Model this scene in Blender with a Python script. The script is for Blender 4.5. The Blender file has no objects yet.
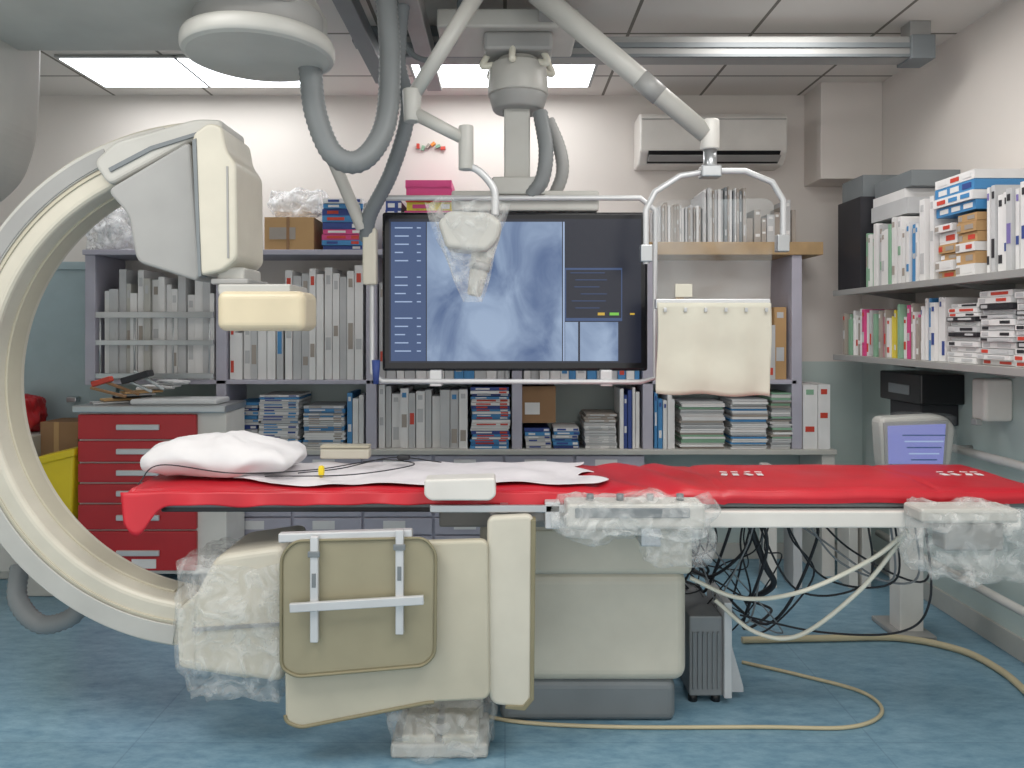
import bpy, bmesh, math, random
from mathutils import Vector, noise, Matrix
random.seed(7)
F=740.0; CX=505.0; CY=330.0; H=1.45
def X(px,d): return (px-CX)/F*d
def Z(py,d): return H-(py-CY)/F*d
def P(px,py,d): return (X(px,d),d,Z(py,d))
def col(h):
    h=h.lstrip('#'); o=[]
    for i in (0,2,4):
        c=int(h[i:i+2],16)/255
        o.append(c/12.92 if c<=0.04045 else ((c+0.055)/1.055)**2.4)
    return (*o,1)
# ------------------------------------------------ materials
def mat(name,c,rough=0.5,metal=0.0,var=0.06,scale=6.0,bump=0.0,bscale=40,spec=0.5):
    m=bpy.data.materials.new(name); m.use_nodes=True
    nt=m.node_tree; b=nt.nodes['Principled BSDF']
    b.inputs['Roughness'].default_value=rough; b.inputs['Metallic'].default_value=metal
    b.inputs['Specular IOR Level'].default_value=spec
    C=col(c)
    tc=nt.nodes.new('ShaderNodeTexCoord'); n=nt.nodes.new('ShaderNodeTexNoise')
    n.inputs['Scale'].default_value=scale; n.inputs['Detail'].default_value=4
    nt.links.new(tc.outputs['Object'],n.inputs['Vector'])
    r=nt.nodes.new('ShaderNodeValToRGB')
    r.color_ramp.elements[0].position=0.3; r.color_ramp.elements[1].position=0.7
    r.color_ramp.elements[0].color=[max(0,v*(1-var)) for v in C[:3]]+[1]
    r.color_ramp.elements[1].color=[min(1,v*(1+var)) for v in C[:3]]+[1]
    nt.links.new(n.outputs['Fac'],r.inputs['Fac']); nt.links.new(r.outputs['Color'],b.inputs['Base Color'])
    if bump:
        n2=nt.nodes.new('ShaderNodeTexNoise'); n2.inputs['Scale'].default_value=bscale
        nt.links.new(tc.outputs['Object'],n2.inputs['Vector'])
        bp=nt.nodes.new('ShaderNodeBump'); bp.inputs['Strength'].default_value=bump; bp.inputs['Distance'].default_value=0.01
        nt.links.new(n2.outputs['Fac'],bp.inputs['Height']); nt.links.new(bp.outputs['Normal'],b.inputs['Normal'])
    return m
def emis(name,c,s=1.0):
    m=bpy.data.materials.new(name); m.use_nodes=True; nt=m.node_tree
    b=nt.nodes['Principled BSDF']; b.inputs['Base Color'].default_value=(0.01,0.01,0.01,1)
    b.inputs['Roughness'].default_value=0.25
    b.inputs['Emission Color'].default_value=col(c); b.inputs['Emission Strength'].default_value=s
    return m
def plastic_mat(name,c='#e8ecee',alpha=0.3,bs=22,bstr=0.8):
    m=bpy.data.materials.new(name); m.use_nodes=True; nt=m.node_tree; nt.nodes.clear()
    out=nt.nodes.new('ShaderNodeOutputMaterial'); mx=nt.nodes.new('ShaderNodeMixShader')
    tr=nt.nodes.new('ShaderNodeBsdfTransparent'); pr=nt.nodes.new('ShaderNodeBsdfPrincipled')
    pr.inputs['Base Color'].default_value=col(c); pr.inputs['Roughness'].default_value=0.14
    tc=nt.nodes.new('ShaderNodeTexCoord'); n=nt.nodes.new('ShaderNodeTexNoise'); n.inputs['Scale'].default_value=bs
    n.inputs['Detail'].default_value=5; n.inputs['Distortion'].default_value=1.5
    nt.links.new(tc.outputs['Object'],n.inputs['Vector'])
    bp=nt.nodes.new('ShaderNodeBump'); bp.inputs['Strength'].default_value=bstr; bp.inputs['Distance'].default_value=0.02
    nt.links.new(n.outputs['Fac'],bp.inputs['Height']); nt.links.new(bp.outputs['Normal'],pr.inputs['Normal'])
    mr=nt.nodes.new('ShaderNodeMapRange'); mr.inputs['From Min'].default_value=0.35; mr.inputs['From Max'].default_value=0.75
    mr.inputs['To Min'].default_value=alpha*0.3; mr.inputs['To Max'].default_value=min(1,alpha*2.8)
    nt.links.new(n.outputs['Fac'],mr.inputs['Value']); nt.links.new(mr.outputs['Result'],mx.inputs['Fac'])
    nt.links.new(tr.outputs[0],mx.inputs[1]); nt.links.new(pr.outputs[0],mx.inputs[2]); nt.links.new(mx.outputs[0],out.inputs[0])
    return m
M={}
M['cream']=mat('enamel_cream','#c9c4b5',0.4)
M['creamdk']=mat('enamel_cream_shade','#bbb5a2',0.45)
M['headc']=mat('detector_cream','#d2c5a8',0.4)
M['white']=mat('enamel_white','#d6d3cd',0.4)
M['lgrey']=mat('enamel_light_grey','#b9b8b2',0.4)
M['grey']=mat('enamel_grey','#999997',0.45)
M['dgrey']=mat('rubber_dark_grey','#747a7d',0.5)
M['hose']=mat('hose_grey','#7d8182',0.5)
M['black']=mat('plastic_black','#1b1c1f',0.35)
M['bezel']=mat('bezel_black','#0c0e14',0.2)
M['red']=mat('enamel_red','#b4262c',0.35)
M['redfab']=mat('vinyl_red','#bd1f2d',0.38,var=0.12,scale=4,bump=0.35,bscale=7)
M['sheet']=mat('sheet_white','#dad6d9',0.9,bump=0.4,bscale=14)
M['pillow']=mat('pillow_white','#dedcdd',0.9,bump=0.6,bscale=8)
M['olive']=mat('lead_apron_olive','#968f76',0.55,bump=0.35,bscale=7)
M['olivedk']=mat('apron_piping','#837c62',0.6)
M['curtain']=mat('lead_curtain_cream','#c8c5b6',0.55,bump=0.5,bscale=7)
M['steel']=mat('steel','#b9bcbe',0.3,metal=0.8)
M['alu']=mat('aluminium','#c9cacb',0.4,metal=0.3)
M['lilac']=mat('laminate_lilac','#b0aebb',0.5)
M['wood']=mat('laminate_wood','#a98d66',0.55,var=0.15,scale=12)
M['card']=mat('cardboard','#b89467',0.8)
M['carddk']=mat('cardboard_dark','#957353',0.8)
M['yellow']=mat('bin_yellow','#e2c71e',0.4)
M['tubew']=mat('cable_white','#d8d5c6',0.45)
M['tubeg']=mat('cable_grey','#808386',0.45)
M['tubet']=mat('hose_tan','#bcb090',0.5)
M['tubek']=mat('cable_black','#222328',0.5)
M['blue']=mat('box_blue','#4587bb',0.5); M['navy']=mat('box_navy','#33498a',0.5)
M['pw']=mat('box_white','#e0dfde',0.6); M['pg']=mat('box_grey','#bdbebf',0.6); M['pk']=mat('box_black','#2a2a2f',0.5)
M['pp']=mat('box_pink','#d04a84',0.5); M['py']=mat('box_yellow','#ddca4a',0.5); M['pr']=mat('box_red','#c74434',0.5)
M['pgr']=mat('box_green','#86ad92',0.5); M['pt']=mat('box_taupe','#a1988f',0.6); M['ppu']=mat('box_purple','#7d72ad',0.5)
M['por']=mat('box_orange','#e08a3a',0.5)
M['bag']=plastic_mat('plastic_bag_white','#f2f3f5',0.5,12)
M['wrap']=plastic_mat('plastic_wrap','#f0f1ef',0.17,13,0.9)
M['wrap2']=plastic_mat('plastic_wrap_thin','#f2f3f3',0.13,18,0.9)
M['acryl']=plastic_mat('acrylic','#dfe6e8',0.05,2,0.02)
M['mesh']=mat('grille','#85888a',0.5,metal=0.3)
M['doorp']=mat('door_blue_grey','#a0b2b7',0.5)
def wallmat(split):
    m=bpy.data.materials.new('wall_paint'); m.use_nodes=True; nt=m.node_tree; b=nt.nodes['Principled BSDF']
    g=nt.nodes.new('ShaderNodeNewGeometry'); s=nt.nodes.new('ShaderNodeSeparateXYZ'); nt.links.new(g.outputs['Position'],s.inputs[0])
    lt=nt.nodes.new('ShaderNodeMath'); lt.operation='LESS_THAN'; lt.inputs[1].default_value=split; nt.links.new(s.outputs['Z'],lt.inputs[0])
    mx=nt.nodes.new('ShaderNodeMix'); mx.data_type='RGBA'
    mx.inputs['A'].default_value=col('#d9d3cd'); mx.inputs['B'].default_value=col('#b9c6c3')
    nt.links.new(lt.outputs[0],mx.inputs['Factor'])
    n=nt.nodes.new('ShaderNodeTexNoise'); n.inputs['Scale'].default_value=3
    nt.links.new(g.outputs['Position'],n.inputs['Vector'])
    mr=nt.nodes.new('ShaderNodeMapRange'); mr.inputs['To Min'].default_value=0.95; mr.inputs['To Max'].default_value=1.04
    nt.links.new(n.outputs['Fac'],mr.inputs['Value'])
    ml=nt.nodes.new('ShaderNodeMix'); ml.data_type='RGBA'; ml.blend_type='MULTIPLY'; ml.inputs['Factor'].default_value=1
    nt.links.new(mx.outputs['Result'],ml.inputs['A']); nt.links.new(mr.outputs['Result'],ml.inputs['B'])
    nt.links.new(ml.outputs['Result'],b.inputs['Base Color']); b.inputs['Roughness'].default_value=0.7
    return m
M['wall']=wallmat(1.25)
def floormat():
    m=bpy.data.materials.new('floor_vinyl'); m.use_nodes=True; nt=m.node_tree; b=nt.nodes['Principled BSDF']
    g=nt.nodes.new('ShaderNodeNewGeometry'); mp=nt.nodes.new('ShaderNodeMapping'); mp.inputs['Scale'].default_value=(2.2,6,1)
    mp.inputs['Rotation'].default_value=(0,0,1.1)
    nt.links.new(g.outputs['Position'],mp.inputs['Vector'])
    n=nt.nodes.new('ShaderNodeTexNoise'); n.inputs['Scale'].default_value=3.5; n.inputs['Detail'].default_value=10; n.inputs['Roughness'].default_value=0.78
    nt.links.new(mp.outputs[0],n.inputs['Vector'])
    r=nt.nodes.new('ShaderNodeValToRGB'); r.color_ramp.elements[0].position=0.3; r.color_ramp.elements[1].position=0.72
    r.color_ramp.elements[0].color=col('#577f97'); r.color_ramp.elements[1].color=col('#8fb0c0')
    nt.links.new(n.outputs['Fac'],r.inputs['Fac'])
    br=nt.nodes.new('ShaderNodeTexBrick'); br.offset=0; br.inputs['Scale'].default_value=1; br.inputs['Mortar Size'].default_value=0.003
    br.inputs['Brick Width'].default_value=1.3; br.inputs['Row Height'].default_value=2.6
    br.inputs['Color1'].default_value=(1,1,1,1); br.inputs['Color2'].default_value=(1,1,1,1); br.inputs['Mortar'].default_value=(0.78,0.8,0.83,1)
    nt.links.new(g.outputs['Position'],br.inputs['Vector'])
    ml=nt.nodes.new('ShaderNodeMix'); ml.data_type='RGBA'; ml.blend_type='MULTIPLY'; ml.inputs['Factor'].default_value=1
    nt.links.new(r.outputs['Color'],ml.inputs['A']); nt.links.new(br.outputs['Color'],ml.inputs['B'])
    nt.links.new(ml.outputs['Result'],b.inputs['Base Color']); b.inputs['Roughness'].default_value=0.33
    return m
M['floor']=floormat()
def ceilmat():
    m=bpy.data.materials.new('ceiling_tiles'); m.use_nodes=True; nt=m.node_tree; b=nt.nodes['Principled BSDF']
    g=nt.nodes.new('ShaderNodeNewGeometry')
    br=nt.nodes.new('ShaderNodeTexBrick'); br.offset=0; br.inputs['Scale'].default_value=1; br.inputs['Mortar Size'].default_value=0.009
    br.inputs['Brick Width'].default_value=0.62; br.inputs['Row Height'].default_value=0.62
    br.inputs['Color1'].default_value=col('#dcd8d2'); br.inputs['Color2'].default_value=col('#d5d1cb'); br.inputs['Mortar'].default_value=col('#77736b')
    nt.links.new(g.outputs['Position'],br.inputs['Vector']); nt.links.new(br.outputs['Color'],b.inputs['Base Color']); b.inputs['Roughness'].default_value=0.8
    return m
M['ceil']=ceilmat()
def angiomat():
    m=bpy.data.materials.new('angiogram_screen'); m.use_nodes=True; nt=m.node_tree; b=nt.nodes['Principled BSDF']
    tc=nt.nodes.new('ShaderNodeTexCoord'); mp=nt.nodes.new('ShaderNodeMapping'); mp.inputs['Scale'].default_value=(1,1,0.7); mp.inputs['Rotation'].default_value=(0,1.1,0)
    nt.links.new(tc.outputs['Object'],mp.inputs['Vector'])
    n=nt.nodes.new('ShaderNodeTexNoise'); n.inputs['Scale'].default_value=5; n.inputs['Detail'].default_value=9; n.inputs['Distortion'].default_value=0.9
    nt.links.new(mp.outputs[0],n.inputs['Vector'])
    r=nt.nodes.new('ShaderNodeValToRGB'); r.color_ramp.elements[0].position=0.3; r.color_ramp.elements[1].position=0.68
    r.color_ramp.elements[0].color=col('#3e5d8c'); r.color_ramp.elements[1].color=col('#a3b9d6')
    nt.links.new(n.outputs['Fac'],r.inputs['Fac']); nt.links.new(r.outputs['Color'],b.inputs['Emission Color'])
    b.inputs['Emission Strength'].default_value=0.78; b.inputs['Base Color'].default_value=(0.01,0.01,0.02,1); b.inputs['Roughness'].default_value=0.3
    return m
M['angio']=angiomat()
M['scrdk']=emis('screen_navy','#0b152b',0.8); M['scrmid']=emis('screen_slate','#3a5482',0.75); M['scrpale']=emis('screen_pale','#8fa9cf',0.8)
M['scrtxt']=emis('screen_text','#a9bfe2',0.8); M['scrgreen']=emis('screen_green','#7fd04a',0.8); M['scryel']=emis('screen_yellow','#d8b23a',0.8)
M['scrlil']=emis('screen_lilac','#8a90d2',0.75)
M['lamp']=emis('lamp_panel','#f6fbff',3.4)
# ------------------------------------------------ builders
def link(o): bpy.context.scene.collection.objects.link(o); return o
class G:
    def __init__(s,name):
        s.e=bpy.data.objects.new(name,None); s.e.empty_display_size=0.1; link(s.e); s.ch=[]
    def add(s,o): o.parent=s.e; s.ch.append(o); return o
    def done(s):
        bpy.context.view_layer.update()
        lo=Vector((1e9,)*3); hi=Vector((-1e9,)*3)
        for o in s.ch:
            for c in o.bound_box:
                w=o.matrix_basis@Vector(c)
                for i in range(3): lo[i]=min(lo[i],w[i]); hi[i]=max(hi[i],w[i])
        c=Vector(((lo.x+hi.x)/2,(lo.y+hi.y)/2,lo.z)); s.e.location=c
        for o in s.ch: o.location=o.location-c
def fin(bm,name,m,bev=0,seg=2,smooth=False):
    bmesh.ops.recalc_face_normals(bm,faces=bm.faces)
    me=bpy.data.meshes.new(name); bm.to_mesh(me); bm.free()
    if smooth:
        for p in me.polygons: p.use_smooth=True
    o=bpy.data.objects.new(name,me)
    if m is not None: me.materials.append(M[m] if isinstance(m,str) else m)
    link(o)
    if bev>0:
        b=o.modifiers.new('bevel','BEVEL'); b.width=bev; b.segments=seg; b.limit_method='ANGLE'; b.angle_limit=math.radians(35)
    return o
def box(g,name,xr,yr,zr,m,bev=0.004,seg=2,rot=None):
    bm=bmesh.new(); bmesh.ops.create_cube(bm,size=1)
    c=Vector(((xr[0]+xr[1])/2,(yr[0]+yr[1])/2,(zr[0]+zr[1])/2)); s=(abs(xr[1]-xr[0]),abs(yr[1]-yr[0]),abs(zr[1]-zr[0]))
    for v in bm.verts: v.co=Vector((v.co.x*s[0],v.co.y*s[1],v.co.z*s[2]))
    if rot: bmesh.ops.rotate(bm,verts=bm.verts,matrix=Matrix.Rotation(rot[1],3,rot[0]))
    for v in bm.verts: v.co+=c
    o=fin(bm,name,m,min(bev,min(s)*0.45),seg)
    if g: g.add(o)
    return o
def rounded(pts,r):
    if r<=0: return pts
    out=[]; n=len(pts)
    for i in range(n):
        p=Vector(pts[i]); a=Vector(pts[i-1])-p; b=Vector(pts[(i+1)%n])-p
        rr=min(r,a.length*0.45,b.length*0.45); A=p+a.normalized()*rr; B=p+b.normalized()*rr
        for k in range(6):
            t=k/5; out.append(tuple(A*(1-t)**2+p*2*t*(1-t)+B*t*t))
    return out
def poly(g,name,pts,y0,y1,m,r=0.0,bev=0.006,seg=2,plane='xz'):
    pts=rounded(pts,r); bm=bmesh.new()
    f=lambda p,y:(p[0],y,p[1]) if plane=='xz' else ((y,p[0],p[1]) if plane=='yz' else (p[0],p[1],y))
    a=[bm.verts.new(f(p,y0)) for p in pts]; b=[bm.verts.new(f(p,y1)) for p in pts]
    bm.faces.new(a); bm.faces.new(b[::-1]); n=len(pts)
    for i in range(n): bm.faces.new((a[i],b[i],b[(i+1)%n],a[(i+1)%n]))
    o=fin(bm,name,m,bev,seg); g.add(o); return o
def ppoly(g,name,pts,d,y1,m,r=0.0,bev=0.006,seg=2):
    return poly(g,name,[(X(a,d),Z(b,d)) for a,b in pts],d,y1,m,r,bev,seg)
def cyl(g,name,p0,p1,r,m,r2=None,n=28,bev=0):
    p0=Vector(p0); p1=Vector(p1); d=p1-p0; bm=bmesh.new()
    bmesh.ops.create_cone(bm,cap_ends=True,segments=n,radius1=r,radius2=r if r2 is None else r2,depth=d.length)
    q=Vector((0,0,1)).rotation_difference(d.normalized()).to_matrix()
    bmesh.ops.rotate(bm,verts=bm.verts,matrix=q)
    for v in bm.verts: v.co+=(p0+p1)/2
    o=fin(bm,name,m,bev,2)
    for p in o.data.polygons:
        if len(p.vertices)==4: p.use_smooth=True
    g.add(o); return o
def cr(pts,k=10):
    pts=[Vector(p) for p in pts]
    if len(pts)<3: return pts
    pp=[2*pts[0]-pts[1]]+pts+[2*pts[-1]-pts[-2]]; out=[]
    for i in range(1,len(pp)-2):
        a,b,c,d=pp[i-1:i+3]
        for j in range(k):
            t=j/k; out.append(0.5*((2*b)+(c-a)*t+(2*a-5*b+4*c-d)*t*t+(3*b-a-3*c+d)*t**3))
    out.append(pts[-1]); return out
def tube(g,name,pts,r,m,smooth=True,ribs=0,n=5):
    q=cr(pts) if smooth else [Vector(p) for p in pts]
    cu=bpy.data.curves.new(name,'CURVE'); cu.dimensions='3D'; cu.bevel_depth=r; cu.bevel_resolution=n-1; cu.use_fill_caps=True
    if ribs:
        L=[0]
        for i in range(1,len(q)): L.append(L[-1]+(q[i]-q[i-1]).length)
        cnt=int(L[-1]/ribs)*2; res=[]; j=0
        for i in range(cnt+1):
            s=L[-1]*i/cnt
            while j<len(L)-2 and L[j+1]<s: j+=1
            t=(s-L[j])/max(1e-6,L[j+1]-L[j]); res.append(q[j].lerp(q[j+1],t))
        q=res
    sp=cu.splines.new('POLY'); sp.points.add(len(q)-1)
    for i,p in enumerate(q):
        sp.points[i].co=(*p,1)
        if ribs: sp.points[i].radius=1.0 if i%2 else 0.9
    sp.use_smooth=True
    cu.materials.append(M[m]); o=link(bpy.data.objects.new(name,cu)); g.add(o); return o
def blob(g,name,c,s,m,amp=0.15,freq=3.0,seed=0,e=0.55,cuts=5,flat=None):
    """crumpled rounded box with creases"""
    bm=bmesh.new(); bmesh.ops.create_cube(bm,size=2)
    bmesh.ops.subdivide_edges(bm,edges=bm.edges[:],cuts=2**cuts//2,use_grid_fill=True)
    for v in bm.verts:
        u=v.co.normalized(); w=v.co.lerp(u*1.1,e)
        p=Vector((w.x*s[0]/2,w.y*s[1]/2,w.z*s[2]/2))
        k=noise.noise(Vector((p.x,p.y,p.z))*freq*6+Vector((seed*7.1,seed*3.3,seed)))
        k2=abs(noise.noise(Vector((p.x,p.y,p.z*0.5))*freq*12+Vector((seed,1,2))))
        p+=u*(amp*min(s)*(k*0.8-k2*0.8))
        if flat is not None: p.z=max(p.z,flat-c[2])
        v.co=p+Vector(c)
    o=fin(bm,name,m,0,smooth=True); g.add(o); return o
def grid(g,name,nx,ny,f,m,thick=0.0):
    bm=bmesh.new(); vs=[[bm.verts.new(f(i/nx,j/ny)) for j in range(ny+1)] for i in range(nx+1)]
    for i in range(nx):
        for j in range(ny): bm.faces.new((vs[i][j],vs[i+1][j],vs[i+1][j+1],vs[i][j+1]))
    o=fin(bm,name,m,0,smooth=True)
    if thick:
        s=o.modifiers.new('solid','SOLIDIFY'); s.thickness=thick; s.offset=0
    g.add(o); return o
def arc(g,name,cx,cz,r0,r1,y0,y1,a0,a1,m,bev=0.01,n=64):
    bm=bmesh.new(); rings=[]
    for i in range(n+1):
        a=math.radians(a0+(a1-a0)*i/n); c,s=math.cos(a),math.sin(a)
        rings.append([bm.verts.new((cx+r*c,y,cz+r*s)) for r,y in ((r0,y0),(r1,y0),(r1,y1),(r0,y1))])
    for i in range(n):
        for k in range(4): bm.faces.new((rings[i][k],rings[i][(k+1)%4],rings[i+1][(k+1)%4],rings[i+1][k]))
    bm.faces.new(rings[0]); bm.faces.new(rings[-1][::-1])
    o=fin(bm,name,m,bev,3); g.add(o); return o
def mass(name,items,parent=None):
    keys=sorted(set(i[6] for i in items)); bm=bmesh.new()
    c0=Vector((0,0,0))
    if not parent:
        n=len(items); c0=Vector((sum(i[0] for i in items)/n,sum(i[1] for i in items)/n,min(i[2]-i[5]/2 for i in items)))
    for it in items:
        x,y,z,sx,sy,sz,k=it[:7]; yaw=it[7] if len(it)>7 else 0; tilt=it[8] if len(it)>8 else 0
        r=bmesh.ops.create_cube(bm,size=1)['verts']
        R=Matrix.Rotation(yaw,3,'Z')@Matrix.Rotation(tilt,3,'Y')
        for v in r: v.co=R@Vector((v.co.x*sx,v.co.y*sy,v.co.z*sz))+Vector((x,y,z))-c0
        for f in set(f for v in r for f in v.link_faces): f.material_index=keys.index(k)
    me=bpy.data.meshes.new(name); bm.to_mesh(me); bm.free()
    for k in keys: me.materials.append(M[k])
    o=link(bpy.data.objects.new(name,me)); o.location=c0
    if parent: parent.add(o)
    return o
def place(items,axis,u0,u1,v0,v1,w0,w1,k):
    if axis=='x': items.append(((u0+u1)/2,(v0+v1)/2,(w0+w1)/2,u1-u0,v1-v0,w1-w0,k))
    else: items.append(((v0+v1)/2,(u0+u1)/2,(w0+w1)/2,v1-v0,u1-u0,w1-w0,k))
def standing(items,axis,u0,u1,vf,dep,w0,hmin,hmax,wmin,wmax,pal,lab=('pg',),lp=0.75):
    u=u0
    while u<u1-wmin*0.6:
        w=min(random.uniform(wmin,wmax),u1-u); h=random.uniform(hmin,hmax); j=random.uniform(0,0.03); k=random.choice(pal)
        place(items,axis,u,u+w-random.uniform(0.002,0.006),vf+j,vf+j+dep*random.uniform(0.82,0.96),w0,w0+h,k)
        if lab and random.random()<lp:
            a=random.uniform(0.08,0.5)
            place(items,axis,u+w*0.15,u+w*0.8-0.003,vf+j-0.002,vf+j+0.001,w0+h*a,w0+h*(a+random.uniform(0.08,0.25)),random.choice(lab))
            place(items,axis,u+w*0.2,u+w*0.75-0.003,vf+j-0.002,vf+j+0.001,w0+h*0.85,w0+h*0.93,random.choice(lab))
        u+=w
def piles(items,axis,u0,u1,vf,dep,w0,hmin,hmax,pw,t,pal,lab=('pg',)):
    n=max(1,round((u1-u0)/pw)); pw=(u1-u0)/n
    for i in range(n):
        w=w0; top=w0+random.uniform(hmin,hmax); a=u0+i*pw
        while w<top-t*0.4:
            tt=t*random.uniform(0.7,1.25); j=random.uniform(0,0.025); s=random.uniform(0,0.014)
            k=random.choice(pal)
            place(items,axis,a+s,a+pw-0.016+s,vf+j,vf+j+dep*0.93,w,w+tt-0.002,k)
            if lab:
                place(items,axis,a+s+pw*0.12,a+s+pw*random.uniform(0.35,0.6),vf+j-0.002,vf+j+0.001,w+tt*0.25,w+tt*0.7,random.choice(lab))
                place(items,axis,a+s+pw*0.7,a+s+pw*0.88,vf+j-0.002,vf+j+0.001,w+tt*0.2,w+tt*0.75,random.choice(lab))
            w+=tt
# ------------------------------------------------ room
BW=4.70; RW=2.27; LW=-3.6; CH=2.94; FR=-0.6; SF=4.35
def room(name,xr,yr,zr,m): return box(None,name,xr,yr,zr,m,0)
room('floor',(LW-0.1,RW+0.1),(FR,BW+0.1),(-0.1,0),'floor')
room('ceiling',(LW-0.1,RW+0.1),(FR,BW+0.1),(CH,CH+0.1),'ceil')
room('wall_back',(LW-0.1,RW+0.1),(BW,BW+0.1),(0,CH),'wall')
room('wall_right',(RW,RW+0.1),(FR,BW),(0,CH),'wall')
room('wall_left',(LW-0.1,LW),(FR,BW),(0,CH),'wall')
box(None,'baseboard_back',(LW,RW),(BW-0.015,BW),(0,0.1),'lgrey',0.003)
box(None,'baseboard_right',(RW-0.015,RW),(FR,BW-0.015),(0,0.1),'lgrey',0.003)
box(None,'baseboard_left',(LW,LW+0.015),(FR,BW-0.015),(0,0.1),'lgrey',0.003)
box(None,'trim_1',(1.90,RW),(4.45,BW),(2.36,CH),'wall',0.003)
g=G('door_1'); box(g,'leaf',(-3.5,-2.62),(BW-0.03,BW),(0,1.83),'doorp',0.004); box(g,'frame_top',(-3.56,-2.45),(BW-0.04,BW),(1.83,1.88),'doorp',0.004)
box(g,'frame_side',(-2.62,-2.45),(BW-0.04,BW),(0,1.83),'doorp',0.004); box(g,'handle',(-2.74,-2.68),(BW-0.08,BW-0.03),(1.0,1.03),'steel',0.004); g.done()
for x0,x1 in ((-2.42,-1.80),(-1.78,-1.18),(-0.52,-0.04),(0.0,0.50)):
    g=G('ceiling_light_panel')
    box(g,'frame',(x0-0.02,x1+0.02),(4.0,4.5),(CH-0.015,CH),'grey',0.003)
    box(g,'diffuser',(x0,x1),(4.02,4.48),(CH-0.02,CH-0.012),'lamp',0)
    g.done()
# ------------------------------------------------ air conditioner
g=G('air_conditioner')
d=4.47; xa,xb=X(640,d),X(788,d); zt,zb=Z(112,d),Z(163,d)
poly(g,'casing',[(4.47,zb+0.07),(4.47,zt-0.03),(4.50,zt),(BW,zt),(BW,zb),(4.53,zb)],xa,xb,'white',0.0,0.012,3,'yz')
poly(g,'outlet_slot',[(4.468,zb+0.075),(4.45,zb+0.07),(4.505,zb+0.005),(4.53,zb+0.01)],xa+0.05,xb-0.05,'black',0,0.001,1,'yz')
poly(g,'louver',[(4.44,zb+0.040),(4.45,zb+0.045),(4.50,zb+0.018),(4.49,zb+0.012)],xa+0.05,xb-0.05,'grey',0,0.002,1,'yz')
box(g,'panel_seam',(xa+0.01,xb-0.01),(4.466,4.472),(zt-0.045,zt-0.04),'grey',0)
g.done()
it=[]
for i,k in enumerate(('pr','pgr','pt','por','pgr','pr')): it.append((X(418+i*5,4.68),4.685,Z(146+2*math.sin(i*1.6),4.68),0.018,0.02,0.03,k,0,0.3*i))
mass('wall_garland',it)
# ------------------------------------------------ shelving on back wall
g=G('wall_shelving')
zT=Z(255,SF); zM=Z(380,SF); zC=Z(449,SF)
for i,px in enumerate((90,221,371,517,648,797)):
    z0=zM-0.03 if px<100 else zC
    x=X(px,SF); box(g,'upright_%d'%i,(x-0.03,x+0.03),(SF,BW),(z0,zT),'lilac',0.003)
for i,(a,b,m) in enumerate(((84,371,'lilac'),(371,648,'lilac'),(648,822,'wood'))):
    zz=Z(255,SF); th=0.03 if m=='lilac' else 0.075
    box(g,'top_shelf_%d'%i,(X(a,SF),X(b,SF)),(SF-0.02,BW),(zz,zz+th),m,0.003)
box(g,'middle_shelf_1',(X(90,SF),X(371,SF)),(SF,BW),(zM-0.025,zM),'lilac',0.003)
box(g,'middle_shelf_2',(X(371,SF),X(797,SF)),(SF,BW),(zM-0.025,zM),'lilac',0.003)
for i,(a,b) in enumerate(((318,312),(345,340),(378,373))):
    box(g,'rack_bar_%d'%i,(X(100,SF),X(216,SF)),(SF-0.05,SF-0.03),(Z(a,SF),Z(b,SF)),'steel',0.002)
for i,px in enumerate((104,138,176,212)):
    cyl(g,'rack_rod_%d'%i,(X(px,SF),SF-0.04,Z(378,SF)),(X(px,SF),SF-0.04,Z(312,SF)),0.006,'steel',n=10)
g.done()
g=G('base_cabinet')
xa,xb=X(222,SF),X(645,SF)
box(g,'carcass',(xa,xb),(SF+0.01,BW-0.02),(0.08,zC-0.03),'lilac',0.003)
box(g,'plinth',(xa+0.02,xb-0.02),(SF+0.05,BW-0.03),(0,0.08),'dgrey',0.003)
box(g,'worktop',(xa-0.02,X(835,SF)),(SF-0.03,BW-0.02),(zC-0.03,zC),'lgrey',0.004)
n=6; w=(xb-xa)/n
for i in range(n):
    for j,(z0,z1) in enumerate(((0.1,0.24),(0.25,0.345),(0.355,0.45),(0.46,0.60),(0.61,zC-0.04))):
        box(g,'drawer_%d_%d'%(i,j),(xa+i*w+0.008,xa+(i+1)*w-0.008),(SF-0.008,SF+0.012),(z0,z1),'lilac',0.003)
        box(g,'label_%d_%d'%(i,j),(xa+i*w+0.12,xa+i*w+0.25),(SF-0.011,SF-0.007),(z0+0.03,z0+0.08),'pw',0)
box(g,'side_panel',(X(822,SF),X(835,SF)),(SF,BW-0.02),(0,zC-0.03),'white',0.003)
g.done()
# contents
def sx(a): return X(a,SF)
it=[]; L=('pg','pt','pg','pr','blue')
standing(it,'x',sx(102),sx(214),SF+0.01,0.3,zM+0.001,0.5,0.66,0.025,0.055,('pw','pw','pw','pg','lgrey'),('pg','pt','pg'),0.5)
mass('long_catheter_box_row',it)
it=[]
standing(it,'x',sx(228),sx(282),SF+0.02,0.3,zM+0.001,0.25,0.55,0.03,0.06,('pg','pw','pw'),L,0.5)
standing(it,'x',sx(284),sx(364),SF+0.0,0.3,zM+0.001,0.58,0.68,0.04,0.055,('pw','pw','pw','pg'),('pg','pr','pt'),0.8)
mass('long_catheter_box_row',it)
it=[]
standing(it,'x',sx(378),sx(510),SF+0.02,0.3,zM+0.001,0.4,0.66,0.04,0.07,('pw','pg','pw','blue'),L)
standing(it,'x',sx(524),sx(641),SF+0.02,0.3,zM+0.001,0.3,0.6,0.04,0.07,('pw','pg','pw','blue'),L)
standing(it,'x',sx(655),sx(790),SF+0.02,0.3,zM+0.001,0.3,0.5,0.05,0.08,('pw','pg','pw','card'),L)
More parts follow.
